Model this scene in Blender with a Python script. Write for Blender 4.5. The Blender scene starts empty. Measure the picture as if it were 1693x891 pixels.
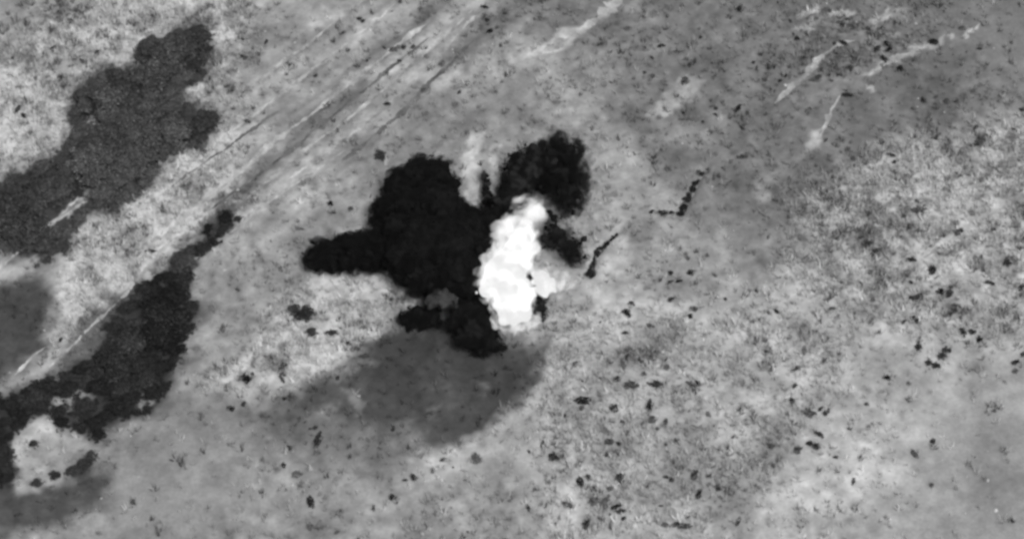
import bpy, bmesh, math, random
import numpy as np
from mathutils import Vector, Matrix, noise as mnoise

random.seed(7); RNG = np.random.default_rng(11)
scene = bpy.context.scene
COL = scene.collection

# ------------------------------------------------------------------ camera, sky, sun, exposure
W, H = 1693.0, 891.0                      # pixel frame used for measuring positions on the ground
PITCH = math.radians(50); DIST = 248.0; LENS = 105.0
CAM = Vector((0, -DIST*math.cos(PITCH), DIST*math.sin(PITCH)))
cam_data = bpy.data.cameras.new('camera'); cam_data.lens = LENS; cam_data.sensor_width = 36
cam_data.clip_start = 1; cam_data.clip_end = 20000
cam = bpy.data.objects.new('camera', cam_data); COL.objects.link(cam)
cam.location = CAM; cam.rotation_euler = (math.pi/2-PITCH, 0, 0)
scene.camera = cam

SUN_EL, SUN_AZ = math.radians(58), math.radians(150)
world = bpy.data.worlds.new('World'); scene.world = world; world.use_nodes = True
nt = world.node_tree; nt.nodes.clear()
sky = nt.nodes.new('ShaderNodeTexSky'); sky.sky_type = 'NISHITA'; sky.sun_disc = False
sky.sun_elevation = SUN_EL; sky.sun_rotation = SUN_AZ
bw = nt.nodes.new('ShaderNodeRGBToBW')    # a monochrome sensor: the sky without its blue
bg = nt.nodes.new('ShaderNodeBackground'); bg.inputs['Strength'].default_value = 0.14
out = nt.nodes.new('ShaderNodeOutputWorld')
nt.links.new(sky.outputs[0], bw.inputs[0]); nt.links.new(bw.outputs[0], bg.inputs['Color'])
nt.links.new(bg.outputs[0], out.inputs[0])
sun_data = bpy.data.lights.new('sun', 'SUN'); sun_data.energy = 1.5; sun_data.angle = math.radians(14)
sun = bpy.data.objects.new('sun', sun_data); COL.objects.link(sun)
sd = Vector((math.sin(SUN_AZ)*math.cos(SUN_EL), math.cos(SUN_AZ)*math.cos(SUN_EL), math.sin(SUN_EL)))
sun.rotation_euler = sd.to_track_quat('Z', 'Y').to_euler()
vs = scene.view_settings; vs.view_transform = 'Standard'; vs.look = 'None'; vs.gamma = 1
vs.use_curve_mapping = False; vs.exposure = 0.47
scene.cycles.use_denoising = True
scene.cycles.filter_width = 3.0
scene.cycles.max_bounces = 6; scene.cycles.volume_bounces = 1
scene.cycles.transparent_max_bounces = 24
scene.cycles.volume_step_rate = 0.5; scene.cycles.volume_max_steps = 128

# ------------------------------------------------------------------ measuring helpers
RIGHT = np.array([1.0, 0, 0]); FWD = np.array([0, math.cos(PITCH), -math.sin(PITCH)])
UP = np.array([0, math.sin(PITCH), math.cos(PITCH)])
def at(u, v, z=0.0):
    """the point of height z that was measured at (u, v) on the photograph"""
    d = FWD + RIGHT*((u-W/2)/W*36/LENS) - UP*((v-H/2)/W*36/LENS)
    t = (z-CAM.z)/d[2]
    return np.array([CAM.x+d[0]*t, CAM.y+d[1]*t, z])
def gxy(u, v, z=0.0): return at(u, v, z)[:2]
def pts(L, z=0.0): return np.array([gxy(u, v, z) for u, v in L])
def to_px(P):
    P = np.asarray(P, float); d = P-np.array(CAM)
    x = d@RIGHT; y = d@UP; w = d@FWD
    return np.stack([W/2+x/w*W*LENS/36, H/2-y/w*W*LENS/36], -1)

_LAT = RNG.random((256, 256))
def vnoise(x, y):
    xi = np.floor(x).astype(int); yi = np.floor(y).astype(int)
    fx = x-xi; fy = y-yi; fx = fx*fx*(3-2*fx); fy = fy*fy*(3-2*fy)
    a = _LAT[xi & 255, yi & 255]; b = _LAT[(xi+1) & 255, yi & 255]
    c = _LAT[xi & 255, (yi+1) & 255]; d = _LAT[(xi+1) & 255, (yi+1) & 255]
    return (a*(1-fx)+b*fx)*(1-fy)+(c*(1-fx)+d*fx)*fy
def fbm(x, y, s, o=4, seed=0.0):
    x = np.asarray(x, float)/s+seed*17.3+500; y = np.asarray(y, float)/s+seed*9.1+500
    v = 0; a = 0.5; n = 0
    for _ in range(o):
        v = v+a*vnoise(x, y); n += a; a *= 0.5; x = x*2.03+5.2; y = y*2.03+1.7
    return v/n*2-1
def seg_dist(x, y, line):
    best = np.full(np.shape(x), 1e9)
    for (ax, ay), (bx, by) in zip(line[:-1], line[1:]):
        dx, dy = bx-ax, by-ay; L = dx*dx+dy*dy+1e-9
        t = np.clip(((x-ax)*dx+(y-ay)*dy)/L, 0, 1)
        best = np.minimum(best, np.hypot(x-ax-t*dx, y-ay-t*dy))
    return best
def poly_sdf(x, y, P):
    d = seg_dist(x, y, np.vstack([P, P[:1]])); ins = np.zeros(np.shape(x), bool)
    n = len(P)
    for i in range(n):
        ax, ay = P[i]; bx, by = P[(i+1) % n]
        c = ((ay > y) != (by > y)) & (x < (bx-ax)*(y-ay)/(by-ay+1e-12)+ax)
        ins ^= c
    return np.where(ins, -d, d)
def near_box(x, y, P, m):
    lo = P.min(0)-m; hi = P.max(0)+m
    return (x > lo[0]) & (x < hi[0]) & (y > lo[1]) & (y < hi[1])
def sdf_in(x, y, P, m):
    d = np.full(np.shape(x), 1e3); k = near_box(x, y, P, m); d[k] = poly_sdf(x[k], y[k], P); return d
def seg_in(x, y, P, m):
    d = np.full(np.shape(x), 1e3); k = near_box(x, y, P, m); d[k] = seg_dist(x[k], y[k], P); return d
def sstep(a, b, x):
    t = np.clip((x-a)/(b-a), 0, 1); return t*t*(3-2*t)

# ------------------------------------------------------------------ scene bookkeeping
def tag(o, label=None, cat=None, group=None, kind=None):
    if label: o['label'] = label
    if cat: o['category'] = cat
    if group: o['group'] = group
    if kind: o['kind'] = kind
    return o
def mesh_np(name, V, F, tone=None, smooth=False):
    me = bpy.data.meshes.new(name); V = np.asarray(V, np.float32); F = np.asarray(F, np.int32)
    k = F.shape[1]
    me.vertices.add(len(V)); me.vertices.foreach_set('co', V.ravel())
    me.loops.add(F.size); me.loops.foreach_set('vertex_index', F.ravel())
    me.polygons.add(len(F)); me.polygons.foreach_set('loop_start', np.arange(0, F.size, k, dtype=np.int32))
    if smooth: me.polygons.foreach_set('use_smooth', np.ones(len(F), bool))
    me.update(calc_edges=True)
    if tone is not None:
        a = me.attributes.new('tone', 'FLOAT', 'POINT'); a.data.foreach_set('value', np.asarray(tone, np.float32))
    return me
def link(name, me, mat=None, parent=None):
    o = bpy.data.objects.new(name, me); COL.objects.link(o)
    if mat and not me.materials: me.materials.append(mat)
    if parent: o.parent = parent
    return o
def empty(name, loc):
    o = bpy.data.objects.new(name, None); COL.objects.link(o); o.location = loc; return o

# ------------------------------------------------------------------ materials
def material(name, tone=None, value=0.3, detail=((0.35, 0.25), (1.6, 0.25)), rough=0.95, bump=0.0, bump_scale=6, rand=0.0):
    """matt grey; albedo from the mesh's own tone attribute or a value, times grain given as (metres, strength)"""
    m = bpy.data.materials.new(name); m.use_nodes = True; t = m.node_tree; n = t.nodes; b = n['Principled BSDF']
    b.inputs['Roughness'].default_value = rough; b.inputs['Specular IOR Level'].default_value = 0.08
    if tone:
        a = n.new('ShaderNodeAttribute'); a.attribute_name = tone; s = a.outputs['Fac']
    else:
        v = n.new('ShaderNodeValue'); v.outputs[0].default_value = value; s = v.outputs[0]
    co = n.new('ShaderNodeTexCoord').outputs['Object']
    for i, (size, amp) in enumerate(detail):
        nz = n.new('ShaderNodeTexNoise'); nz.inputs['Scale'].default_value = 1/size; nz.inputs['Detail'].default_value = 4
        nz.inputs['Roughness'].default_value = 0.6; t.links.new(co, nz.inputs['Vector'])
        mr = n.new('ShaderNodeMapRange'); mr.inputs['From Min'].default_value = 0.3; mr.inputs['From Max'].default_value = 0.7
        mr.inputs['To Min'].default_value = 1-amp; mr.inputs['To Max'].default_value = 1+amp
        t.links.new(nz.outputs[0], mr.inputs['Value'])
        mu = n.new('ShaderNodeMath'); mu.operation = 'MULTIPLY'; t.links.new(s, mu.inputs[0]); t.links.new(mr.outputs[0], mu.inputs[1]); s = mu.outputs[0]
    if rand:
        oc = n.new('ShaderNodeObjectInfo'); mu = n.new('ShaderNodeMath'); mu.operation = 'MULTIPLY'
        sp = n.new('ShaderNodeRGBToBW'); t.links.new(oc.outputs['Color'], sp.inputs[0]); t.links.new(s, mu.inputs[0]); t.links.new(sp.outputs[0], mu.inputs[1]); s = mu.outputs[0]
        oi = n.new('ShaderNodeObjectInfo'); mr = n.new('ShaderNodeMapRange')
        mr.inputs['To Min'].default_value = 1-rand; mr.inputs['To Max'].default_value = 1+rand
        t.links.new(oi.outputs['Random'], mr.inputs['Value'])
        mu = n.new('ShaderNodeMath'); mu.operation = 'MULTIPLY'; t.links.new(s, mu.inputs[0]); t.links.new(mr.outputs[0], mu.inputs[1]); s = mu.outputs[0]
    t.links.new(s, b.inputs['Base Color'])
    if bump:
        nz = n.new('ShaderNodeTexNoise'); nz.inputs['Scale'].default_value = bump_scale; nz.inputs['Detail'].default_value = 5
        t.links.new(co, nz.inputs['Vector'])
        bp = n.new('ShaderNodeBump'); bp.inputs['Strength'].default_value = bump; bp.inputs['Distance'].default_value = 0.1
        t.links.new(nz.outputs[0], bp.inputs['Height']); t.links.new(bp.outputs[0], b.inputs['Normal'])
    return m
def volume_material(name, density, scatter, emission=0.0, wisp=0.0):
    m = bpy.data.materials.new(name); m.use_nodes = True; t = m.node_tree; t.nodes.clear()
    o = t.nodes.new('ShaderNodeOutputMaterial'); p = t.nodes.new('ShaderNodeVolumePrincipled')
    p.inputs['Color'].default_value = (scatter,)*3+(1,); p.inputs['Density'].default_value = density
    p.inputs['Emission Strength'].default_value = emission; p.inputs['Emission Color'].default_value = (1, 1, 1, 1)
    if wisp:      # torn, see-through edges: density broken up by turbulence of this size in metres
        co = t.nodes.new('ShaderNodeTexCoord'); nz = t.nodes.new('ShaderNodeTexNoise'); nz.inputs['Scale'].default_value = 1/wisp
        nz.inputs['Detail'].default_value = 3; nz.inputs['Distortion'].default_value = 0.6; t.links.new(co.outputs['Object'], nz.inputs['Vector'])
        for val, key in ((density, 'Density'), (emission, 'Emission Strength')):
            if val:
                mr = t.nodes.new('ShaderNodeMapRange'); mr.inputs['From Min'].default_value = 0.46; mr.inputs['From Max'].default_value = 0.60
                mr.inputs['To Max'].default_value = val*2; t.links.new(nz.outputs[0], mr.inputs['Value']); t.links.new(mr.outputs[0], p.inputs[key])
    t.links.new(p.outputs[0], o.inputs['Volume']); return m
def fire_material(name, lo, hi, scale):
    m = bpy.data.materials.new(name); m.use_nodes = True; t = m.node_tree; t.nodes.clear(); n = t.nodes
    o = n.new('ShaderNodeOutputMaterial'); e = n.new('ShaderNodeEmission')
    co = n.new('ShaderNodeTexCoord'); nz = n.new('ShaderNodeTexNoise'); nz.inputs['Scale'].default_value = scale; nz.inputs['Detail'].default_value = 3
    mr = n.new('ShaderNodeMapRange'); mr.inputs['From Min'].default_value = 0.3; mr.inputs['From Max'].default_value = 0.65
    mr.inputs['To Min'].default_value = lo; mr.inputs['To Max'].default_value = hi
    t.links.new(co.outputs['Object'], nz.inputs['Vector']); t.links.new(nz.outputs[0], mr.inputs['Value']); t.links.new(mr.outputs[0], e.inputs['Strength'])
    t.links.new(e.outputs[0], o.inputs['Surface']); return m

M_GROUND = material('steppe_soil', 'tone', detail=((0.28, 0.10), (0.9, 0.14)), bump=0.4, bump_scale=5)
M_TRACK = material('track_dust', 'tone', detail=((0.25, 0.22), (1.3, 0.22)), bump=0.3)
M_GRASS = material('dry_grass_blades', 'tone', detail=())
M_LEAF = material('dark_leaves', 'tone', detail=((0.6, 0.3),), rand=0.25)
M_BARK = material('dark_bark', value=0.06, detail=((0.2, 0.3),))
M_TUFT = material('scrub_leaves', value=0.045, detail=((0.3, 0.3),), rand=0.5)
M_STONE = material('pale_stone', value=0.42, detail=((0.15, 0.2),), rand=0.3, bump=0.3, bump_scale=12)
M_SMOKE = material('soot', value=0.0085, detail=((2.5, 0.2),), rand=0.2)
M_SMOKE_GREY = material('grey_dust_smoke', value=0.045, detail=((1.0, 0.3), (0.4, 0.2)))
M_CLOD = material('wet_dark_clod', value=0.02, detail=((0.2, 0.3),))
M_VEIL = volume_material('soot_veil', 1.5, 0.03, wisp=1.1)
M_VEIL_THIN = volume_material('thin_soot_veil', 0.7, 0.03, wisp=1.1)
M_FIRE = fire_material('fire', 0.56, 0.62, 0.35)
M_FIRE_VEIL = volume_material('fire_veil', 0.4, 0.9, 0.17, wisp=1.6)

# ------------------------------------------------------------------ layout measured on the photograph
THICKET_A = [(338,30),(356,55),(354,100),(350,128),(322,140),(300,168),(350,182),(368,192),(356,212),(320,245),(268,275),(245,312),(196,352),(150,348),(124,372),(118,412),(62,440),(30,418),(-40,415),(-40,310),(0,292),(40,268),(98,248),(112,225),(106,198),(122,150),(168,115),(212,100),(236,66),(270,52),(310,50)]
THICKET_B = [(396,342),(390,372),(362,398),(326,415),(318,450),(328,515),(310,545),(314,585),(282,622),(264,668),(210,690),(188,694),(170,724),(128,722),(96,704),(84,684),(58,690),(38,706),(18,742),(18,790),(-40,800),(-40,640),(20,640),(60,622),(120,606),(158,578),(182,532),(200,505),(225,476),(280,424),(328,384),(368,340)]
TRACKS = [
  # name-free list: points, width in metres, tone
  ([(225,432),(262,398),(300,362),(340,332),(400,283),(476,217),(540,168),(610,112),(712,34)], 0.55, 0.44),
  ([(470,300),(520,268),(561,237),(601,207),(650,168),(735,82),(783,28),(820,-10)], 0.50, 0.42),
  ([(-30,470),(75,376),(118,342),(160,310)], 0.42, 0.42),
  ([(22,622),(52,592),(78,566)], 0.40, 0.48),
  ([(868,108),(905,84),(935,66),(960,50),(990,30),(1035,-15)], 1.1, 0.42),
  ([(1276,172),(1300,148),(1336,122),(1352,100),(1380,76),(1420,62)], 0.5, 0.36),
  ([(1392,150),(1378,176),(1362,205),(1346,236)], 0.7, 0.38),
  ([(1172,270),(1160,292),(1146,320),(1132,350)], 0.5, 0.46),
  ([(1500,440),(1560,402),(1620,360),(1720,305)], 0.6, 0.38),
  ([(1440,110),(1470,100),(1490,88),(1516,82)], 0.6, 0.38),
  ([(300,446),(420,350),(520,285),(575,246)], 0.38, 0.42),
  ([(330,256),(420,190),(560,84),(660,4)], 0.38, 0.42),
  ([(392,340),(520,238),(640,146),(740,56),(800,-6)], 0.34, 0.40),
  ([(420,140),(520,68),(604,-4)], 0.36, 0.40),
  ([(75,612),(140,548),(210,480),(262,420),(300,385)], 0.45, 0.46),
  ([(344,350),(500,232),(610,142),(712,58)], 0.50, 0.15),  # from here on dark ruts: same ribbons in a lower tone
  ([(560,268),(660,190),(745,104),(800,50)], 0.45, 0.15),
  ([(250,330),(380,242),(470,176)], 0.40, 0.17),
]
CORRIDOR = pts([(0,700),(300,345),(480,215),(720,40),(900,-120)])
# patches of soil and cover: polygon, albedo, softness in metres
PATCHES = [
  ([(-200,-200),(420,-200),(380,60),(370,240),(250,330),(100,430),(-200,470)], 0.42, 2.0),
  ([(-200,-200),(140,-200),(110,30),(40,110),(-200,160)], 0.30, 2.5),
  ([(130,370),(260,290),(380,230),(430,260),(380,330),(270,420),(150,540),(70,610),(60,560),(110,440)], 0.50, 1.2),
  ([(-60,425),(20,415),(45,440),(20,465),(-60,470)], 0.40, 0.8),
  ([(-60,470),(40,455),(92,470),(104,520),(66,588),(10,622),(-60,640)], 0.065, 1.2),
  ([(420,-60),(820,-60),(700,90),(560,240),(420,330),(390,250)], 0.285, 3.0),
  ([(830,-60),(1240,-60),(1180,260),(1120,350),(1010,210),(980,100),(820,60),(740,110),(760,60)], 0.185, 2.5),
  ([(1180,-60),(1760,-60),(1760,170),(1480,230),(1330,420),(1230,470),(1150,360),(1200,150)], 0.165, 2.5),
  ([(1590,-60),(1760,-60),(1760,160),(1640,140)], 0.17, 2.0),
  ([(1500,120),(1590,110),(1620,160),(1560,190),(1500,170)], 0.15, 1.5),
  ([(1340,330),(1480,230),(1760,190),(1760,620),(1400,560),(1290,470)], 0.36, 2.5),
  ([(960,215),(1040,230),(1110,330),(1060,440),(1000,470),(950,430),(975,330)], 0.335, 1.6),
  ([(960,470),(1300,460),(1620,600),(1500,891),(1420,1000),(900,1000),(880,760)], 0.385, 3.0),
  ([(1280,700),(1360,650),(1310,720),(1200,860),(1120,900),(1180,810)], 0.24, 2.0),
  ([(1540,620),(1760,560),(1760,1000),(1480,1000)], 0.33, 3.0),
  ([(1590,760),(1680,700),(1690,860),(1600,1000),(1520,900)], 0.25, 3.0),
  ([(180,720),(320,610),(430,640),(440,740),(560,800),(600,1000),(100,1000)], 0.23, 3.0),
  ([(500,470),(560,455),(680,440),(700,470),(660,530),(590,590),(520,640),(420,660),(350,640),(430,560)], 0.48, 1.0),
  ([(560,300),(680,230),(760,200),(760,260),(640,330)], 0.235, 2.0),
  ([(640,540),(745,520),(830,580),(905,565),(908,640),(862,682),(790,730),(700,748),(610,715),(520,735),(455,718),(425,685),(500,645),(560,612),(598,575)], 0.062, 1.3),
  ([(400,690),(520,680),(700,720),(710,760),(600,780),(450,750)], 0.15, 1.6),
  ([(905,520),(935,540),(930,620),(905,670),(880,690),(900,640)], 0.37, 0.6),
  ([(880,680),(900,690),(850,730),(770,780),(730,800),(700,770),(770,730)], 0.34, 0.8),
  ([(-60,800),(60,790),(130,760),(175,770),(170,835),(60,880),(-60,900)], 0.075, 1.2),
  ([(20,740),(60,680),(110,700),(150,740),(100,800),(30,805)], 0.36, 0.7),
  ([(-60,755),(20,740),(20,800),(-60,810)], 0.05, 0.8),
  ([(735,112),(860,-20),(905,-20),(775,112)], 0.165, 1.0),
  ([(352,334),(490,224),(600,132),(612,142),(508,240),(372,342)], 0.17, 0.5),
  ([(386,362),(450,285),(560,225),(610,192),(622,205),(560,252),(470,305),(408,370)], 0.40, 0.6),
  ([(561,242),(605,214),(650,228),(610,290),(560,292)], 0.22, 0.8),
  ([(570,116),(650,58),(730,-5),(756,-5),(664,77),(590,124)], 0.18, 0.5),
  ([(620,130),(690,75),(775,-5),(800,-5),(783,22),(700,95),(640,135)], 0.36, 0.5),
  ([(480,110),(560,60),(640,-5),(670,-5),(580,75),(500,125)], 0.33, 0.6), ([(420,190),(560,90),(572,100),(440,205)], 0.22, 0.6),
  ([(250,350),(330,290),(440,205),(452,214),(345,300),(265,362)], 0.42, 0.5),
  ([(690,160),(790,190),(760,250),(690,250),(620,240)], 0.21, 1.5),
  ([(90,600),(130,540),(190,490),(230,470),(210,520),(170,590),(120,620)], 0.13, 1.2),
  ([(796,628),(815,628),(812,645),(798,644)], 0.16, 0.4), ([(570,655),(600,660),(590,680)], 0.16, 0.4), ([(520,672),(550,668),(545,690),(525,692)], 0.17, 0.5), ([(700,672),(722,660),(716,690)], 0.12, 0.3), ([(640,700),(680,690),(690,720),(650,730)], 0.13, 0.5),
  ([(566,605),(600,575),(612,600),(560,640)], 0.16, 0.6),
  # pale streaks of thrown earth between the smoke jets
  ([(768,225),(790,225),(794,345),(782,362),(770,345)], 0.46, 0.25),
  ([(812,250),(830,245),(832,318),(820,328),(814,300)], 0.42, 0.25),
  # small pale streaks
  ([(1308,24),(1345,8),(1348,16),(1312,32)], 0.44, 0.25), ([(1308,46),(1338,36),(1340,43),(1312,52)], 0.40, 0.25),
  ([(1444,34),(1482,14),(1486,20),(1450,40)], 0.42, 0.25), ([(1528,74),(1562,60),(1560,68),(1532,80)], 0.40, 0.25),
  ([(1586,60),(1614,48),(1612,58),(1590,66)], 0.46, 0.25), ([(1500,74),(1560,70),(1556,76),(1502,80)], 0.40, 0.25),
  ([(1436,112),(1470,96),(1500,84),(1516,86),(1490,102),(1450,116)], 0.46, 0.3), ([(1440,138),(1456,130),(1456,140),(1444,146)], 0.46, 0.25),
  ([(1068,188),(1100,176),(1102,182),(1072,194)], 0.46, 0.2), ([(1076,170),(1116,156),(1118,162),(1080,176)], 0.46, 0.2),
  ([(1090,150),(1136,136),(1136,142),(1094,156)], 0.48, 0.2), ([(1110,132),(1160,120),(1160,127),(1114,139)], 0.48, 0.2),
  ([(1040,420),(1100,370),(1160,360),(1180,420),(1100,450)], 0.26, 1.5), ([(1045,385),(1070,378),(1074,396),(1052,402)], 0.16, 0.6),
  ([(1540,470),(1693,440),(1693,480),(1560,510)], 0.30, 1.2), ([(1380,400),(1440,340),(1500,380),(1440,430)], 0.27, 1.2),
  ([(1020,560),(1100,530),(1120,600),(1040,640)], 0.31, 1.5), ([(1060,740),(1160,700),(1190,760),(1100,830)], 0.29, 1.5),
  # pale bare earth and fans
  ([(900,78),(930,58),(955,48),(940,78),(905,98),(880,106)], 0.42, 0.35),
  ([(1376,20),(1398,10),(1418,14),(1404,26),(1384,30)], 0.46, 0.3),
  ([(1322,250),(1345,222),(1366,228),(1352,244),(1330,252)], 0.42, 0.4),
  ([(1065,185),(1090,150),(1130,125),(1165,120),(1150,150),(1110,170),(1080,195)], 0.36, 0.8),
  ([(1295,245),(1330,252),(1300,290),(1260,330),(1255,310)], 0.26, 0.8),
  ([(1252,300),(1272,295),(1276,312),(1258,318)], 0.36, 0.4),
  ([(1252,325),(1275,320),(1272,338),(1254,340)], 0.38, 0.4),
]
ROUGH_AREAS = [([(-100,0),(420,0),(400,260),(-100,420)], 1.0), ([(1300,330),(1480,230),(1760,190),(1760,560),(1420,540),(1280,460)], 1.0),
               ([(340,640),(500,470),(700,440),(690,520),(560,640)], 1.0), ([(120,380),(380,230),(420,330),(100,600)], 0.9),
               ([(900,520),(1500,520),(1300,720),(1250,900),(880,900)], 0.55), ([(1300,0),(1560,0),(1500,120),(1300,120)], 0.7)]
hole_a = [(pts([(70,380),(118,342),(166,305)], 0.0), 0.95), (pts([(300,152),(332,142)]), 0.6), (pts([(162,152),(186,150)]), 0.55), (pts([(148,208),(162,196)]), 0.55), (pts([(206,122),(226,114)]), 0.45), (pts([(262,78),(275,60)]), 0.4), (pts([(20,440),(60,425)]), 0.5), (pts([(280,90),(300,82)]), 0.3), (pts([(118,225),(128,218)]), 0.5)]
hole_b = [(pts([(248,566),(262,546)]), 0.55), (pts([(92,672),(130,662),(138,650)]), 0.85), (pts([(225,668),(250,650)]), 0.5), (pts([(300,500),(318,490)]), 0.4), (pts([(92,630),(98,640)]), 0.4)]
SMOOTH_AREAS = [[(1500,640),(1760,560),(1760,1000),(1440,1000)], [(170,780),(300,640),(440,690),(420,800),(300,1000),(100,1000)], [(1600,-60),(1760,-60),(1760,150),(1630,130)], [(-60,-60),(90,-60),(60,60),(-60,110)]]
RUTS = [(pts(p), w) for p, w, t in TRACKS]
GULLIES = [(pts([(1168,272),(1150,302),(1136,328),(1124,352)]), 0.7), (pts([(1024,380),(1002,398),(985,424),(976,456)]), 0.7)]

def height(x, y):
    x = np.asarray(x, float); y = np.asarray(y, float)
    fade = 1/(1+(np.hypot(x, y)/120)**2)
    h = 0.45*fbm(x, y, 22, 3, 1)*fade + 0.09*fbm(x, y, 2.2, 3, 2)*fade
    for L, w in RUTS: h = h-0.07*np.exp(-(seg_in(x, y, L, 3)/(w*0.6))**2)
    for L, w in GULLIES: h = h-0.35*np.exp(-(seg_in(x, y, L, 3)/(w*0.5))**2)
    return h
def ground_tone(x, y):
    wx = x+1.1*fbm(x, y, 3.5, 4, 3)+0.75*fbm(x, y, 0.9, 3, 31); wy = y+1.1*fbm(x, y, 3.5, 4, 4)+0.75*fbm(x, y, 0.9, 3, 41)
    T = np.full(np.shape(x), 0.285)
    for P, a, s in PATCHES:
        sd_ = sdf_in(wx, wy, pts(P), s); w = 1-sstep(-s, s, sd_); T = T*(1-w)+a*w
    # streaks along the tracks' direction
    dirv = CORRIDOR[2]-CORRIDOR[1]; dirv = dirv/np.hypot(*dirv)
    a = x*dirv[0]+y*dirv[1]; b = -x*dirv[1]+y*dirv[0]
    near = np.exp(-(seg_dist(x, y, CORRIDOR)/12)**2)
    T = T*(1+(0.22+0.33*sstep(-30, -18, x))*near*fbm(a*0.06, b, 1.1, 4, 5))
    # dark leaf litter under the thickets
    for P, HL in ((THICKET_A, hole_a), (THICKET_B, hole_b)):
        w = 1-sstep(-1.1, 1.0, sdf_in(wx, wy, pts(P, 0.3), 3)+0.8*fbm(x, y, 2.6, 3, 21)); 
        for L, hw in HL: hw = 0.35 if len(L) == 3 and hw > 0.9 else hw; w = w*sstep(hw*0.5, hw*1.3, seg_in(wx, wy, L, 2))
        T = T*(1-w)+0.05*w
    R = np.full(np.shape(x), 0.5)
    for P, a in ROUGH_AREAS: R = np.maximum(R, a*(1-sstep(-2.5, 2.5, sdf_in(x, y, pts(P), 3))))
    T = T*(1+0.20*fbm(x, y, 7, 4, 6))*(1+0.38*fbm(x, y, 2.4, 3, 8))
    for P in SMOOTH_AREAS: R = R*(0.25+0.75*sstep(-3, 1.5, sdf_in(x, y, pts(P), 3)))
    f = fbm(x, y, 0.8, 3, 7); T = T*(1+R*(0.52*f+0.7*np.clip(f-0.22, 0, 1)-0.9*np.clip(-f-0.35, 0, 1)))
    far = sstep(60, 140, np.hypot(x, y)); T = T*(1-far)+0.26*far
    return np.clip(T, 0.03, 0.6)

# ------------------------------------------------------------------ ground: one sheet to the horizon, fine where the camera looks
def axis(lo, hi, step):
    core = np.arange(lo, hi+1e-6, step); g = step; left = [lo]; right = [hi]
    while left[-1] > -6000: g *= 1.22; left.append(left[-1]-g)
    g = step
    while right[-1] < 6000: g *= 1.22; right.append(right[-1]+g)
    return np.concatenate([np.array(left[1:])[::-1], core, np.array(right[1:])])
gx = axis(-52, 52, 0.19); gy = axis(-34, 42, 0.19)
X, Y = np.meshgrid(gx, gy, indexing='ij'); NX, NY = X.shape
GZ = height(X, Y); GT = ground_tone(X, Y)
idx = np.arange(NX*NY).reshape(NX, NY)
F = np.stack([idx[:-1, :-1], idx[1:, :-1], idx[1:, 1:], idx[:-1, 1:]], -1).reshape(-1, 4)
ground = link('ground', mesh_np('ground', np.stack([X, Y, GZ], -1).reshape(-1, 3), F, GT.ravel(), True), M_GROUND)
tag(ground, 'dry mottled grey steppe ground with darker and paler soil patches', kind='structure')
def samp(A, x, y):
    x = np.asarray(x, float); y = np.asarray(y, float)
    i = np.clip(np.searchsorted(gx, x)-1, 0, NX-2); j = np.clip(np.searchsorted(gy, y)-1, 0, NY-2)
    fx = (x-gx[i])/(gx[i+1]-gx[i]); fy = (y-gy[j])/(gy[j+1]-gy[j])
    return (A[i, j]*(1-fx)+A[i+1, j]*fx)*(1-fy)+(A[i, j+1]*(1-fx)+A[i+1, j+1]*fx)*fy
def gz(x, y): return samp(GZ, x, y)

# ------------------------------------------------------------------ dirt tracks
def ribbon(L, width, tone, seed):
    P = pts(L); d = np.hypot(*np.diff(P, axis=0).T); s = np.concatenate([[0], np.cumsum(d)])
    q = np.arange(0, s[-1], 0.11); cx = np.interp(q, s, P[:, 0]); cy = np.interp(q, s, P[:, 1])
    k = np.ones(17)/17
    cx = np.convolve(np.pad(cx, 8, 'edge'), k, 'valid'); cy = np.convolve(np.pad(cy, 8, 'edge'), k, 'valid')
    tx = np.gradient(cx); ty = np.gradient(cy); n = np.hypot(tx, ty); nx, ny = -ty/n, tx/n
    cx = cx+nx*0.25*fbm(q, q*0+seed, 2.5, 3, seed); cy = cy+ny*0.25*fbm(q, q*0+seed, 2.5, 3, seed)
    end = sstep(0, 1.5, q)*sstep(0, 1.5, q[-1]-q)
    hw = width*0.5*np.clip(0.62+1.25*fbm(q, q*0+3*seed, 1.8, 4, seed+2), 0.0, 1.3)*(0.15+0.85*end)
    hw = np.maximum(hw, 0.006)
    cols = []
    for k_, f in enumerate((-1, -0.5, 0, 0.5, 1)):
        j = np.clip(1+1.1*fbm(q, q*0+k_*7+seed, 0.45, 3, seed+k_+5), 0.1, 2)
        x = cx+nx*hw*f*j; y = cy+ny*hw*f*j
        cols.append(np.stack([x, y, gz(x, y)+0.012-0.004*abs(f)], -1))
    V = np.stack(cols, 1); n_ = len(q); I = np.arange(n_*5).reshape(n_, 5)
    Fq = np.stack([I[:-1, :-1], I[:-1, 1:], I[1:, 1:], I[1:, :-1]], -1).reshape(-1, 4)
    T = tone*(0.88+0.6*fbm(V[..., 0], V[..., 1], 1.1, 3, seed+9))
    return mesh_np('dirt_track', V.reshape(-1, 3), Fq, T.ravel(), True)
TL = ['long pale wheel rut running diagonally past the dark thickets', 'fainter parallel rut between the long rut and the black smoke',
      'thin pale straight path crossing the upper thicket', 'short pale path stub beside the lower thicket',
      'broad pale streak of bare earth leading off the top edge', 'thin crooked pale path in the darker ground near the top',
      'short widening pale path ending in a bare patch', 'pale earth strip along the dark scrub line',
      'faint pale path crossing the speckled grass', 'short pale track fragment near the top',
      'pale rut passing the tip of the lower thicket', 'thin pale rut running past the top end of the upper thicket', 'thin pale rut in the middle of the striped ground',
      'short pale rut leading off the top edge above the upper thicket', 'pale rut between the two thickets', 'long dark rut beside the long pale rut', 'dark rut nearest the black smoke', 'short dark rut between the thickets']
for i, (L, w, t) in enumerate(TRACKS):
    tag(link('dirt_track', ribbon(L, w, t, i+1), M_TRACK), TL[i], kind='structure')

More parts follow.
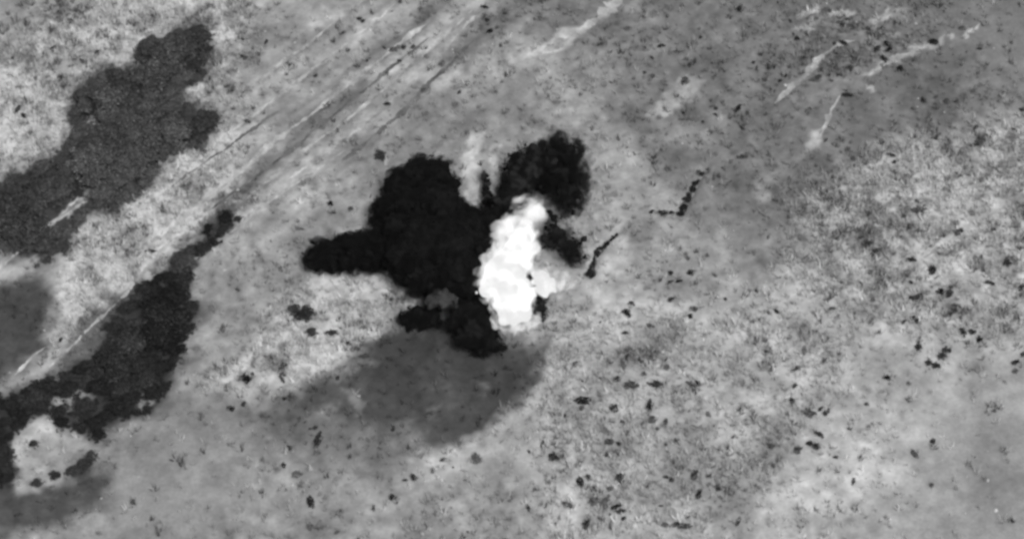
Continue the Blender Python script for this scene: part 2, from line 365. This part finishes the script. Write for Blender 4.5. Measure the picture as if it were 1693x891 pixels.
# ------------------------------------------------------------------ dry grass: tens of thousands of tufts, nobody could count them
PA, PB = pts(THICKET_A, 0.8), pts(THICKET_B, 0.8)
def grass_mesh(N):
    x = RNG.uniform(-50, 50, N*3); y = RNG.uniform(-33, 40, N*3)
    dens = np.full(len(x), 0.12)
    for P, a in ROUGH_AREAS:
        w = 1-sstep(-2.5, 2.5, sdf_in(x, y, pts(P), 3)); dens = np.maximum(dens, a*w)
    dens = dens*(0.35+1.2*np.clip(0.5+fbm(x, y, 4, 4, 12), 0, 1))
    for L, w in RUTS: dens = np.where(seg_in(x, y, L, 3) < w*0.6, 0, dens)
    for P in SMOOTH_AREAS: dens = dens*(0.1+0.9*sstep(-3, 1.5, sdf_in(x, y, pts(P), 3)))
    tn = samp(GT, x, y); dens = np.where(tn < 0.12, dens*0.5, dens)
    keep = RNG.random(len(x)) < dens; x, y, tn = x[keep][:N], y[keep][:N], tn[keep][:N]
    n = len(x); z = gz(x, y); B = 6
    r = RNG.uniform(0.10, 0.30, n)*RNG.choice([1, 1, 1, 1.5], n)
    ton = tn*np.clip(RNG.normal(1.12, 0.2, n), 0.4, 1.8)
    V = np.zeros((n, B, 3, 3)); T = np.zeros((n, B, 3))
    for b in range(B):
        a = RNG.uniform(0, 2*np.pi, n); lean = r*RNG.uniform(0.5, 1.3, n); hh = r*RNG.uniform(0.5, 1.3, n)+0.04
        wd = r*RNG.uniform(0.12, 0.35, n); bx = x+RNG.normal(0, 0.3, n)*r; by = y+RNG.normal(0, 0.3, n)*r
        ca, sa = np.cos(a), np.sin(a)
        V[:, b, 0] = np.stack([bx-sa*wd, by+ca*wd, z-0.02], -1)
        V[:, b, 1] = np.stack([bx+sa*wd, by-ca*wd, z-0.02], -1)
        V[:, b, 2] = np.stack([bx+ca*lean, by+sa*lean, z+hh], -1)
        T[:, b] = ton[:, None]*np.array([0.85, 0.85, 1.1])*RNG.uniform(0.85, 1.15, n)[:, None]
    return mesh_np('dry_grass', V.reshape(-1, 3), np.arange(n*B*3).reshape(-1, 3), np.clip(T, 0.02, 0.65).ravel())
def tussocks(N):
    x = RNG.uniform(-50, 50, N*6); y = RNG.uniform(-33, 40, N*6); w = np.full(len(x), 0.16)
    for P, a in ROUGH_AREAS: w = np.maximum(w, a*(1-sstep(-2.5, 2.5, sdf_in(x, y, pts(P), 3))))
    w = w*np.clip(0.1+1.9*fbm(x, y, 1.8, 4, 15), 0, 1); tn = samp(GT, x, y); w = np.where(tn < 0.12, w*0.2, w)
    for L, wd in RUTS: w = np.where(seg_in(x, y, L, 3) < wd*0.8, 0, w)
    k = RNG.random(len(x)) < w; x, y, tn = x[k][:N], y[k][:N], tn[k][:N]; n = len(x); z = gz(x, y); Bn = 12
    r = RNG.uniform(0.18, 0.45, n); hgt = RNG.uniform(0.35, 0.85, n)
    ton = tn*np.where(RNG.random(n) < 0.33, RNG.uniform(0.15, 0.5, n), RNG.uniform(1.05, 2.1, n))
    V = np.zeros((n, Bn, 3, 3)); T = np.zeros((n, Bn, 3))
    for b in range(Bn):
        a = RNG.uniform(0, 2*np.pi, n); ca, sa = np.cos(a), np.sin(a); q = r*np.sqrt(RNG.random(n)); wd = RNG.uniform(0.02, 0.06, n)
        a2 = RNG.uniform(0, np.pi, n); bx, by = x+ca*q*0.6, y+sa*q*0.6
        V[:, b, 0] = np.stack([bx-np.cos(a2)*wd, by-np.sin(a2)*wd, z-0.02], -1)
        V[:, b, 1] = np.stack([bx+np.cos(a2)*wd, by+np.sin(a2)*wd, z-0.02], -1)
        V[:, b, 2] = np.stack([x+ca*q*1.5, y+sa*q*1.5, z+hgt*RNG.uniform(0.5, 1, n)], -1)
        T[:, b] = ton[:, None]*RNG.uniform(0.8, 1.2, n)[:, None]
    return mesh_np('tall_grass', V.reshape(-1, 3), np.arange(n*Bn*3).reshape(-1, 3), np.clip(T, 0.02, 0.7).ravel())
tag(link('tall_grass', tussocks(9500), M_GRASS), 'upright pale grass tussocks on the speckled areas', 'grass', kind='stuff')
tag(link('dry_grass', grass_mesh(34000), M_GRASS), 'sparse dry grass covering the pale open ground', 'grass', kind='stuff')

# ------------------------------------------------------------------ shrubs of the thickets
def leaf_cloud(centres, n, size, flat=0.85):
    """n leaf-sized quads on and in a set of lobes (x, y, z, r)"""
    C = np.array(centres); w = C[:, 3]**2; pick = RNG.choice(len(C), n, p=w/w.sum())
    d = RNG.normal(size=(n, 3)); d /= np.linalg.norm(d, axis=1)[:, None]; d[:, 2] = np.abs(d[:, 2])*0.9-0.15*RNG.random(n)
    rr = C[pick, 3]*(1-0.45*RNG.random(n)**2.2)*RNG.uniform(0.9, 1.12, n)
    P = C[pick, :3]+d*rr[:, None]*np.array([1, 1, flat]); P[:, 2] = np.maximum(P[:, 2], 0.03)
    nrm = d+RNG.normal(0, 0.55, (n, 3)); nrm /= np.linalg.norm(nrm, axis=1)[:, None]
    u = np.cross(nrm, RNG.normal(size=(n, 3))); u /= np.linalg.norm(u, axis=1)[:, None]; v = np.cross(nrm, u)
    s = size*RNG.uniform(0.6, 1.35, n)[:, None]
    V = np.stack([P-u*s*0.5, P-v*s*0.32, P+u*s*0.6, P+v*s*0.32], 1)
    return V.reshape(-1, 3), np.arange(n*4).reshape(-1, 4)
def limb_mesh(segs):
    V = []; F = []
    for p0, p1, r0, r1 in segs:
        p0, p1 = Vector(p0), Vector(p1); q = (p1-p0).to_track_quat('Z', 'Y'); b = len(V)
        for p, r in ((p0, r0), (p1, r1)):
            for k in range(6):
                V.append(tuple(p+q @ Vector((r*math.cos(k*math.pi/3), r*math.sin(k*math.pi/3), 0))))
        for k in range(6): F.append((b+k, b+(k+1) % 6, b+6+(k+1) % 6, b+6+k))
    return mesh_np('trunk', V, F)
VARIANTS = []
for k in range(7):
    R = 1.35; lobes = []
    for j in range(9):
        a = RNG.uniform(0, 2*np.pi); d = R*0.62*math.sqrt(RNG.random())
        lobes.append((d*math.cos(a), d*math.sin(a), RNG.uniform(0.7, 1.35)*(1-0.25*d/R), RNG.uniform(0.42, 0.68)))
    lobes.append((0, 0, 0.8, 0.8))
    for j in range(9):      # outlying sprigs break the outline
        a = RNG.uniform(0, 2*np.pi); d = R*RNG.uniform(0.7, 1.05)
        lobes.append((d*math.cos(a), d*math.sin(a), RNG.uniform(0.25, 0.9), RNG.uniform(0.14, 0.32)))
    V, Fq = leaf_cloud(lobes, 2600, 0.15)
    crown = mesh_np('crown', V, Fq, np.repeat(0.042*np.exp(RNG.normal(0, 0.35, len(Fq))), 4)); crown.materials.append(M_LEAF)
    segs = [((0, 0, -0.1), (0.03, 0.02, 0.35), 0.09, 0.07)]
    for l in lobes[:6]: segs.append(((0.03, 0.02, 0.3), (l[0]*0.8, l[1]*0.8, l[2]), 0.05, 0.018))
    trunk = limb_mesh(segs); trunk.materials.append(M_BARK)
    VARIANTS.append((crown, trunk))
def shrub(x, y, s, label, group, sz=None, dark=1.0):
    k = random.randrange(len(VARIANTS)); o = empty('shrub', (x, y, float(gz(x, y))))
    o.rotation_euler.z = random.uniform(0, 6.283); o.scale = (s*random.uniform(.85, 1.2), s*random.uniform(.85, 1.1), sz or s*random.uniform(0.45, 0.9))
    tag(o, label, 'shrub', group)
    c = link('crown', VARIANTS[k][0], None, o); c.color = (dark, dark, dark, 1); link('trunk', VARIANTS[k][1], None, o)
    return o
def fill(poly_px, spacing, z, where, group, holes=(), dark=None):
    P = pts(poly_px, z); lo = P.min(0); hi = P.max(0); placed = []
    CX = RNG.uniform(lo[0], hi[0], 9000); CY = RNG.uniform(lo[1], hi[1], 9000)
    SD = poly_sdf(CX, CY, P)+0.8*fbm(CX, CY, 2.6, 3, 21)
    for x, y, sdv in zip(CX, CY, SD):
        x, y, sdv = float(x), float(y), float(sdv)
        if sdv > -0.45: continue
        if any(seg_dist(np.array([x]), np.array([y]), h)[0] < hw for h, hw in holes): continue
        u, v = to_px([x, y, 0.5])
        if u < -45 or v > 930 or v < -30: continue
        if any((x-a)**2+(y-b)**2 < (spacing*(0.62 if sdv > -1.0 else 0.85 if sdv > -1.6 else 1))**2 for a, b in placed): continue
        placed.append((x, y)); s = min(1.15, 0.50+(-sdv-0.55)*0.30)*random.uniform(0.75, 1.25)
        lab, grp = where(u, v, sdv); shrub(x, y, s, lab, grp, dark=dark(u, v) if dark else 1.0)
    return len(placed)
def where_a(u, v, sd_):
    t = 'the upper thicket'
    if v < 110: w = 'at the narrow top end of '+t
    elif abs((u-70)*0.66+(v-380)) < 45 and u < 190: w = 'beside the thin pale path in '+t
    elif sd_ > -1.2: w = 'on the ragged edge of '+t
    elif u < 90: w = 'in the broad lower end of '+t
    else: w = 'in the dense middle of '+t
    return 'dark leafy shrub '+w, 'shrubs '+w
def where_b(u, v, sd_):
    t = 'the long lower thicket'
    if v < 430: w = 'at the tapering upper end of '+t
    elif u < 110: w = 'beside the pale clearing at the foot of '+t
    elif sd_ > -1.2: w = 'on the ragged edge of '+t
    else: w = 'in the dense middle of '+t
    return 'dark leafy shrub '+w, 'shrubs '+w
na = fill(THICKET_A, 1.28, 0.6, where_a, '', hole_a, lambda u, v: (random.uniform(1.1, 1.6) if u > 310 else random.uniform(1.6, 2.2)) if u > 120 else random.uniform(1.3, 1.8))
nb = fill(THICKET_B, 1.22, 0.6, where_b, '', hole_b, lambda u, v: (1.5 if v < 440 else 0.6 if u > 240 or v > 640 else 0.8)*random.uniform(.8, 1.3))
low = [(5,770,.6),(12,748,.55),(60,795,.42),(90,782,.4),(120,775,.45),(140,765,.5),(150,752,.45),(35,660,.6),(55,730,.3)]
for u, v, s in low:
    p = gxy(u, v, 0.4); shrub(p[0], p[1], s, 'low dark shrub beside the pale clearing below the long thicket', 'shrubs round the pale clearing')
for u, v, s, lab in [(503,520,.62,'dark upright shrub on the pale grass below the black smoke, largest there'),
                     (515,552,.40,'small dark shrub just below the upright shrub on pale grass'),
                     (630,256,.42,'lone black shrub in open ground above the black smoke'),
                     (487,512,.45,'small dark shrub touching the upright shrub on its rut side')]:
    p = gxy(u, v, 0.4*s); shrub(p[0], p[1], s, lab, 'lone shrubs near the smoke')
def scrub_line(L, step, s0, s1, lab, grp, jit):
    P = np.array(L, float); d = np.hypot(*np.diff(P, axis=0).T); c = np.concatenate([[0], np.cumsum(d)]); q = 0.0
    while q < c[-1]:
        f = q/c[-1]; u = np.interp(q, c, P[:, 0])+random.gauss(0, jit); v = np.interp(q, c, P[:, 1])+random.gauss(0, jit)
        p = gxy(u, v, 0.1); o = shrub(p[0], p[1], (s0+(s1-s0)*f)*random.uniform(.7, 1.3), lab, grp, dark=random.uniform(.35, 1.0))
        q += step*random.uniform(.6, 1.6)
scrub_line([(322,425),(345,402),(368,378),(384,362),(393,350)], 13, .62, .42, 'dark leafy shrub at the tapering upper end of the long lower thicket', 'shrubs at the tapering upper end of the long lower thicket', 4)
scrub_line([(1124,353),(1128,342),(1137,326),(1150,302),(1168,271)], 6, .36, .13, 'small black shrub in the line along the pale earth strip', 'shrubs along the pale strip', 2.2)
scrub_line([(1108,353),(1090,350),(1072,349)], 8, .24, .14, 'low black shrub in the short row at the foot of the pale earth strip', 'short row at the pale strip', 1.5)
scrub_line([(975,455),(976,442),(982,428),(992,410),(1008,395),(1024,384)], 5, .34, .12, 'small black shrub in the curved line beside the smoke', 'shrubs in the curved line', 1.2)
for u, v, s in [(1536,600,.3),(1548,604,.3),(1556,588,.3),(1565,578,.34),(1520,572,.26)]:
    p = gxy(u, v, 0.3*s); shrub(p[0], p[1], s, 'dark low shrub in the small cluster on open pale ground', 'cluster of dark shrubs')

# ------------------------------------------------------------------ small dark scrub tufts and pale stones
TUFTS = []
for k in range(5):
    lobes = [(RNG.uniform(-.12, .12), RNG.uniform(-.12, .12), RNG.uniform(.05, .16), RNG.uniform(.12, .22)) for _ in range(5)]
    V, Fq = leaf_cloud(lobes, 110, 0.11); me = mesh_np('scrub_tuft', V, Fq); me.materials.append(M_TUFT); TUFTS.append(me)
STONES = []
for k in range(5):
    bm = bmesh.new(); bmesh.ops.create_icosphere(bm, subdivisions=2, radius=0.14)
    for v in bm.verts:
        f = 1+0.35*mnoise.noise(v.co*9+Vector((k*5, 0, 0))); v.co *= f; v.co.z *= 0.6
    me = bpy.data.meshes.new('stone'); bm.to_mesh(me); bm.free(); me.materials.append(M_STONE); STONES.append(me)
def zone(u, v):
    if u < 420: return 'on the pale grass round the thickets'
    if v < 230 and u < 870: return 'on the striped ground along the wheel ruts'
    if v < 210: return 'on the darker ground near the top'
    if u > 1300 and v < 560: return 'on the speckled pale grass beyond the scrub line'
    if u > 950 and v < 480: return 'on the open ground beside the scrub lines'
    if u > 950 and v > 740: return 'on the open ground along the bottom edge'
    if u > 1350: return 'on the pale ground round the small dark shrub cluster'
    if u > 1150: return 'on the open ground between the scrub lines and the shrub cluster'
    if u > 950: return 'on the open pale ground just beyond the dark soil patch'
    if v > 690: return 'on the pale ground below the dark soil patch'
    return 'on the pale grass between the thicket and the smoke'
tuft_px = [(648,82,1),(730,108,1.2),(662,100,.8),(575,85,.9),(700,150,1),(600,38,.7),(805,35,1.2),(800,12,1),(812,50,.9),(440,70,.9),(405,95,1.3),(480,110,.8),(520,125,.8),(580,345,1),(545,335,.8),(500,380,.7),(550,553,1.3),(578,570,1),(602,592,1),(470,620,.9),(520,645,.8),(380,677,1.1),(405,668,.8),(470,660,.7),(560,625,.7),
 (870,505,.9),(1036,50,1),(1095,75,.9),(1160,60,.8),(1270,107,1.2),(1222,178,1.2),(1225,262,1.3),(1185,180,.8),(1078,95,.7),(1330,95,.9),(1350,30,1),(1395,42,.9),(1330,100,.8),(1452,80,1.6),(1462,95,1.4),(1470,78,1.1),(1590,48,.9),(1525,165,.9),(1565,168,1.1),(1410,262,.9),(1412,270,.8),(1475,255,1),(1478,265,.8),(1620,232,1),(1612,240,.9),(1690,180,.9),(1675,210,.8),(1615,210,.9),
 (1390,330,1.3),(1395,345,1),(1500,370,1.2),(1505,345,.9),(1517,330,.8),(1580,285,.8),(1590,380,.9),(1665,430,1.8),(1675,425,1.2),(1640,465,1),(1690,475,1.3),(1570,485,1.3),(1575,475,1),(1580,500,.8),(1590,550,1.4),(1610,548,1.2),(1622,558,.9),(1515,530,1),(1512,525,.8),(1680,600,1.2),(1678,615,1),(1692,585,1),
 (1020,630,1.1),(1030,605,1.3),(1035,595,1),(1072,638,1),(1140,636,1.2),(1152,634,1),(1145,652,1),(1105,608,1),(1265,565,.9),(1328,577,1),(1315,610,1),(1312,640,.8),(1370,560,.8),(1465,625,1.2),(1503,632,.8),(1170,686,1.2),(1102,700,1.2),(1018,680,1.4),(1000,715,1.3),(1005,735,1.5),(1030,700,1),(1320,745,1.2),(1350,740,1.2),(1345,685,1),(1365,685,1),(1370,680,.8),(1510,750,1.2),(1540,730,1.2),(1540,800,.9),(1185,812,1),(1410,796,.8),(975,790,1.1),(1025,790,1.5),(1022,840,1.2),(1030,845,1),(1120,870,1.3),(970,870,1.6),(985,812,1),(1010,810,1),(950,605,1.1),(1110,455,1.2),(1120,465,1),(1108,470,1.1),(1055,457,1),(1035,515,1.3),(1040,522,1.2),(1140,525,1.2),(1285,515,.9),(1200,495,.8),
 (650,822,1.3),(492,785,1.1),(470,768,1),(432,760,.9),(560,880,.8),(730,762,.9),(960,680,.9),(900,735,1.1),(935,690,.9),(790,700,.9),(710,690,1.2),(940,835,1.2),(960,800,1.3),(620,840,.8),(480,740,.8),
 (160,90,.9),(115,38,1),(190,10,1),(30,185,1.2),(42,192,1),(140,105,1.3),(145,112,1),(60,130,.8),(20,100,.8),(5,360,1.1),(410,200,.9),(400,92,1),(250,415,1.1),(270,540,.8),(100,560,1),(130,530,1)]
for cu, cv, ru, rv, cnt in [(1540,420,150,110,22),(1100,600,150,130,16),(1060,800,130,80,16),(120,120,110,90,10),(1420,60,150,60,22),(1180,150,180,120,12),(480,640,120,60,10),(1350,700,90,60,8),(640,90,120,70,8),(1250,880,300,30,6),(700,800,220,60,8)]:
    for _ in range(cnt):
        u, v = random.gauss(cu, ru*0.6), random.gauss(cv, rv*0.6)
        if 0 < u < 1690 and 0 < v < 890 and samp(GT, *gxy(u, v)) > 0.12: tuft_px.append((u, v, random.choice([.5, .7, .9, 1.2, 1.6])))
for u, v, s in tuft_px:
    x, y = gxy(u+random.uniform(-2, 2), v+random.uniform(-2, 2), 0.1)
    o = link('scrub_tuft', random.choice(TUFTS)); o.location = (x, y, float(gz(x, y))); o.rotation_euler.z = random.uniform(0, 6.28)
    o.scale = (s*random.uniform(.8, 2.0), s*random.uniform(.6, 1.1), s*random.uniform(.6, 1.4)); k_ = random.choice([.4, .7, 1, 1.8, 3]); o.color = (k_, k_, k_, 1); z_ = zone(u, v)
    tag(o, 'small dark scrub tuft '+z_, 'tuft', 'dark scrub tufts '+z_)
for _ in range(120):
    while True:
        u, v = random.uniform(0, 1690), random.uniform(0, 890); x, y = gxy(u, v)
        if fbm(x, y, 5, 3, 51) < random.uniform(-.1, .5): continue
        if samp(GT, x, y) < 0.12: continue
        if poly_sdf(np.array([x]), np.array([y]), PA)[0] < 0.6 or poly_sdf(np.array([x]), np.array([y]), PB)[0] < 0.6: continue
        if 480 < u < 980 and 220 < v < 600: continue
        break
    o = link('stone', random.choice(STONES)); o.location = (x, y, float(gz(x, y))+0.02); s = random.choice([.4, .5, .6, .8, 1])
    o.rotation_euler.z = random.uniform(0, 6.28); o.scale = (s*random.uniform(.8, 1.6), s, s); z_ = zone(u, v)
    tag(o, 'small pale stone '+z_, 'stone', 'pale stones '+z_)

# ------------------------------------------------------------------ smoke and fire
def blob_mesh(name, balls, voxel=0.22, amp=0.28, freq=1.1, inflate=0.0, seed=0, fine=0.35):
    """one closed billowing surface round a chain of balls ((u, v) measured at height z, radius)"""
    bm = bmesh.new()
    for (x, y, z, r) in balls:
        bmesh.ops.create_icosphere(bm, subdivisions=3, radius=r+inflate, matrix=Matrix.Translation((x, y, z)))
    me = bpy.data.meshes.new('tmp'); bm.to_mesh(me); bm.free()
    o = bpy.data.objects.new('tmp', me); COL.objects.link(o)
    md = o.modifiers.new('r', 'REMESH'); md.mode = 'VOXEL'; md.voxel_size = voxel
    dg = bpy.context.evaluated_depsgraph_get(); ev = o.evaluated_get(dg); m2 = bpy.data.meshes.new_from_object(ev)
    bpy.data.objects.remove(o); bpy.data.meshes.remove(me); m2.name = name
    off = Vector((seed*3.1, seed*7.7, seed*1.3))
    nrm = [v.normal.copy() for v in m2.vertices]
    for v, n in zip(m2.vertices, nrm):
        p = v.co*freq+off
        d = (abs(mnoise.noise(p))*2-0.55)*amp + (abs(mnoise.noise(p*2.7))*2-0.5)*amp*fine
        v.co += n*d
    for p in m2.polygons: p.use_smooth = True
    return m2
PXM = 0.0502
def B(u, v, z, rpx):
    z = max(z, rpx*PXM*0.95+0.25); p = at(u, v, z); return (p[0], p[1], p[2], rpx*PXM)
BILLOWS = [   # (balls), amp, label
  ([B(520,428,.6,18),B(545,420,.8,27),B(575,415,1,30),B(605,414,1.1,34),B(640,410,1.2,37),B(672,405,1.3,42)], 'long black smoke jet reaching towards the ruts'),
  ([B(640,352,1,28),B(662,318,1.2,30),B(690,300,1.3,34),B(715,298,1.4,34),B(735,318,1.4,26),B(670,350,1.5,44),B(715,350,1.8,48),B(700,282,1,20),B(730,275,.8,10),B(684,276,.8,10)], 'scalloped black smoke billow facing the ruts'),
  ([B(700,410,2,56),B(745,420,2,56),B(780,380,2,34),B(760,455,1.6,48),B(722,456,1.3,40),B(790,400,2,28),B(812,372,2,22)], 'dense black heart of the smoke beside the fire'),
  ([B(812,366,1.6,22),B(838,338,1.8,24),B(858,308,1.8,28),B(866,282,1.8,30),B(884,280,1.8,34),B(850,272,1.6,16)], 'black smoke billow directly above the fire'),
  ([B(914,258,2.2,22),B(932,256,2.2,25),B(940,288,2.2,22),B(944,312,2,19),B(922,292,2,26),B(928,318,2,15),B(952,332,1.6,8),B(934,336,1.6,8)], 'tall rounded black smoke billow at the top of the cloud'),
  ([B(926,388,1.2,18),B(938,408,1.1,20),B(952,426,.9,13),B(914,380,1.2,10),B(904,396,.9,7)], 'separate dark smoke puff on the far side of the fire'),
  ([B(772,522,1.2,28),B(790,545,1.1,28),B(772,556,.9,20),B(810,566,.8,17),B(802,500,1.2,22),B(766,498,1.2,20),B(758,540,.8,14),B(824,574,.6,10),B(790,578,.6,10)], 'black smoke billow at the foot of the fire'),
  ([B(690,522,.8,18),B(712,525,.7,18),B(672,530,.6,12)], 'small flat black smoke puff over the dark soil'),
  ([B(880,475,.8,9),B(886,490,.7,9),B(893,498,.7,10),B(876,462,.8,7),B(891,509,.7,8),B(890,520,.5,8)], 'thin black smoke wisp between the fire and its small flare'),
]
c0 = at(760, 430, 0)
cloud = empty('smoke_cloud', (c0[0], c0[1], 0.0))
tag(cloud, 'large lobed black smoke cloud spreading from the burning fire', 'smoke')
cloud_inv = Matrix.Translation((-c0[0], -c0[1], 0))
def part(name, me, mat, parent, label=None):
    me.transform(Matrix.Translation(-parent.location)); me.materials.append(mat)
    o = link(name, me, None, parent); tag(o, label); return o
def cauliflower(balls, n, lo=0.25, hi=0.5):
    res = list(balls)
    for _ in range(n):
        x, y, z, r = random.choice(balls); d = Vector((random.gauss(0, 1), random.gauss(0, 1), random.gauss(0, 0.6))).normalized()
        q = r*random.uniform(lo, hi); c = Vector((x, y, z))+d*(r*1.02-q*random.uniform(-0.25, 0.5))
        res.append((c.x, c.y, max(c.z, 0.2), q))
    return res
for k, (balls, lab) in enumerate(BILLOWS):
    thin = k in (4, 5, 8)
    core = list(balls); balls = cauliflower(core, 9*len(core), 0.14, 0.5)
    if k not in (3, 4, 8):
        for _ in range(5):     # thrown-out tendrils
            x, y, z, r = random.choice(core); a = math.atan2(y-c0[1], x-c0[0])+random.uniform(-1.1, 1.1)
            for j in range(5):
                d_ = r*(0.85+0.16*j); balls.append((x+math.cos(a)*d_, y+math.sin(a)*d_, max(0.25, z+0.10*j), r*(0.26-0.042*j)+0.04))
    b = part('billow', blob_mesh('billow', balls, 0.15, 0.34, 1.1, -0.30 if thin else -0.12, k+1, 0.4), M_SMOKE, cloud, lab); cc = {3: 2.0, 4: 1.2, 5: 2.0, 6: 1.0, 7: 1.0, 8: 2.0}.get(k, 1.0); b.color = (cc, cc, cc, 1)
    me = blob_mesh('veil', balls, 0.24, 0.34, 1.2, 0.36 if thin else 0.24, k+1)
    part('veil', me, M_VEIL_THIN if thin else M_VEIL, cloud)
    if k == 4: part('veil', blob_mesh('veil', balls, 0.26, 0.5, 0.9, 0.7, k+20), M_VEIL_THIN, cloud)
part('veil', blob_mesh('veil', cauliflower([B(800,288,1,9),B(803,308,1,8),B(806,330,1,9),B(757,300,1,9),B(760,330,1,9),B(775,352,1,10)], 12), 0.16, 0.3, 1.4, 0.05, 61), volume_material('grey_veil', 0.7, 0.25), cloud)
part('billow', blob_mesh('billow', cauliflower([B(800,284,.8,4),B(801,292,.8,6),B(804,302,.8,7),B(803,312,.9,7),B(805,322,.9,8),B(806,334,1,9),B(806,348,1,9),B(752,312,.8,6),B(750,322,.8,8),B(757,332,.8,8),B(760,345,.8,8)], 14), 0.1, 0.2, 2, 0.0, 62), M_SMOKE, cloud, 'thin black smoke spikes in the gap above the cloud')['kind'] = 'stuff'
part('billow', blob_mesh('billow', cauliflower([B(908,352,1.2,5),B(915,360,1.2,6),B(902,378,1.1,4),B(898,410,1,4),B(948,352,1,5),B(890,338,1.2,5)], 14), 0.1, 0.2, 2, 0.0, 63), M_SMOKE, cloud, 'torn black smoke fragments on the far side of the fire')['kind'] = 'stuff'
# soot and soil flecks thrown out along the cloud's edge: past counting
V = []; 
for balls, lab in BILLOWS:
    for (x, y, z, r) in balls:
        n = int(60*r)
        d = RNG.normal(size=(n, 3)); d /= np.linalg.norm(d, axis=1)[:, None]
        p = np.array([x, y, z])+d*(r*RNG.uniform(0.9, 1.0, n)+np.abs(RNG.normal(0, 0.3, n)))[:, None]
        p = p[p[:, 2] > 0.15]
        s = RNG.uniform(0.04, 0.13, len(p))[:, None]
        for j in range(3): V.append((p, s))
Q = []
for p, s in V[::3]:
    e = RNG.normal(size=(len(p), 4, 3)); Q.append(p[:, None]+e*s[:, None]*0.8)
Q = np.concatenate(Q); nq = len(Q); ii = np.arange(nq)[:, None]*4
FT = np.concatenate([ii+np.array([[0, 1, 2]]), ii+np.array([[0, 3, 1]]), ii+np.array([[1, 3, 2]]), ii+np.array([[0, 2, 3]])])
fl = part('soot_flecks', mesh_np('soot_flecks', Q.reshape(-1, 3), FT), M_SMOKE, cloud); tag(fl, kind='stuff')

puff = empty('smoke_puff', tuple(at(728, 496, 0)))
tag(puff, 'small grey smoke puff in front of the black smoke', 'smoke')
part('billow', blob_mesh('billow', [B(715,497,2.6,14),B(735,494,2.7,17),B(748,500,2.5,11),B(724,486,2.7,12)], 0.14, 0.22, 1.5, -0.05, 31, 0.5), M_SMOKE_GREY, puff)

FIRE = [B(872,372,4.6,15),B(868,388,4.6,22),B(860,406,4.6,27),B(848,426,4.5,31),B(832,446,4.4,32),B(818,466,4.3,28),B(846,466,4.3,32),B(846,496,4.0,34),B(850,516,3.8,28),B(836,522,3.6,20),B(868,520,3.4,20),B(808,456,4.4,19),B(806,478,4.2,16)]
FIRE_CORE = list(FIRE); FIRE = cauliflower(FIRE, 16, 0.15, 0.4)
fire = empty('fireball', tuple(at(850, 470, 0)))
tag(fire, 'tall glowing white fireball rising out of the black smoke', 'fire')
part('flame', blob_mesh('flame', FIRE, 0.18, 0.34, 0.8, -0.30, 41, 0.25), M_FIRE, fire)
part('glow', blob_mesh('glow', FIRE_CORE+[B(878,352,4.6,19),B(842,388,4.6,24),B(866,348,4.6,20),B(884,334,4.6,13),B(830,404,4.6,20),B(856,362,4.6,20)], 0.22, 0.4, 1.2, 0.34, 42), M_FIRE_VEIL, fire)
flare = empty('flare', tuple(at(899, 468, 0)))
tag(flare, 'small white flare burning beside the tall fireball', 'fire')
SF = [B(895,462,2.4,12),B(904,470,2.3,12),B(898,478,2.2,11)]
part('flame', blob_mesh('flame', cauliflower(SF, 12, 0.2, 0.5), 0.12, 0.25, 1.4, 0.04, 43, 0.5), M_FIRE, flare)
part('glow', blob_mesh('glow', SF+[B(898,448,1.5,12),B(922,465,1.2,14),B(938,462,1,12)], 0.2, 0.3, 1.4, 0.3, 44), volume_material('flare_glow', 0.3, 0.9, 0.10, wisp=0.9), flare)

print('shrubs', na, nb)
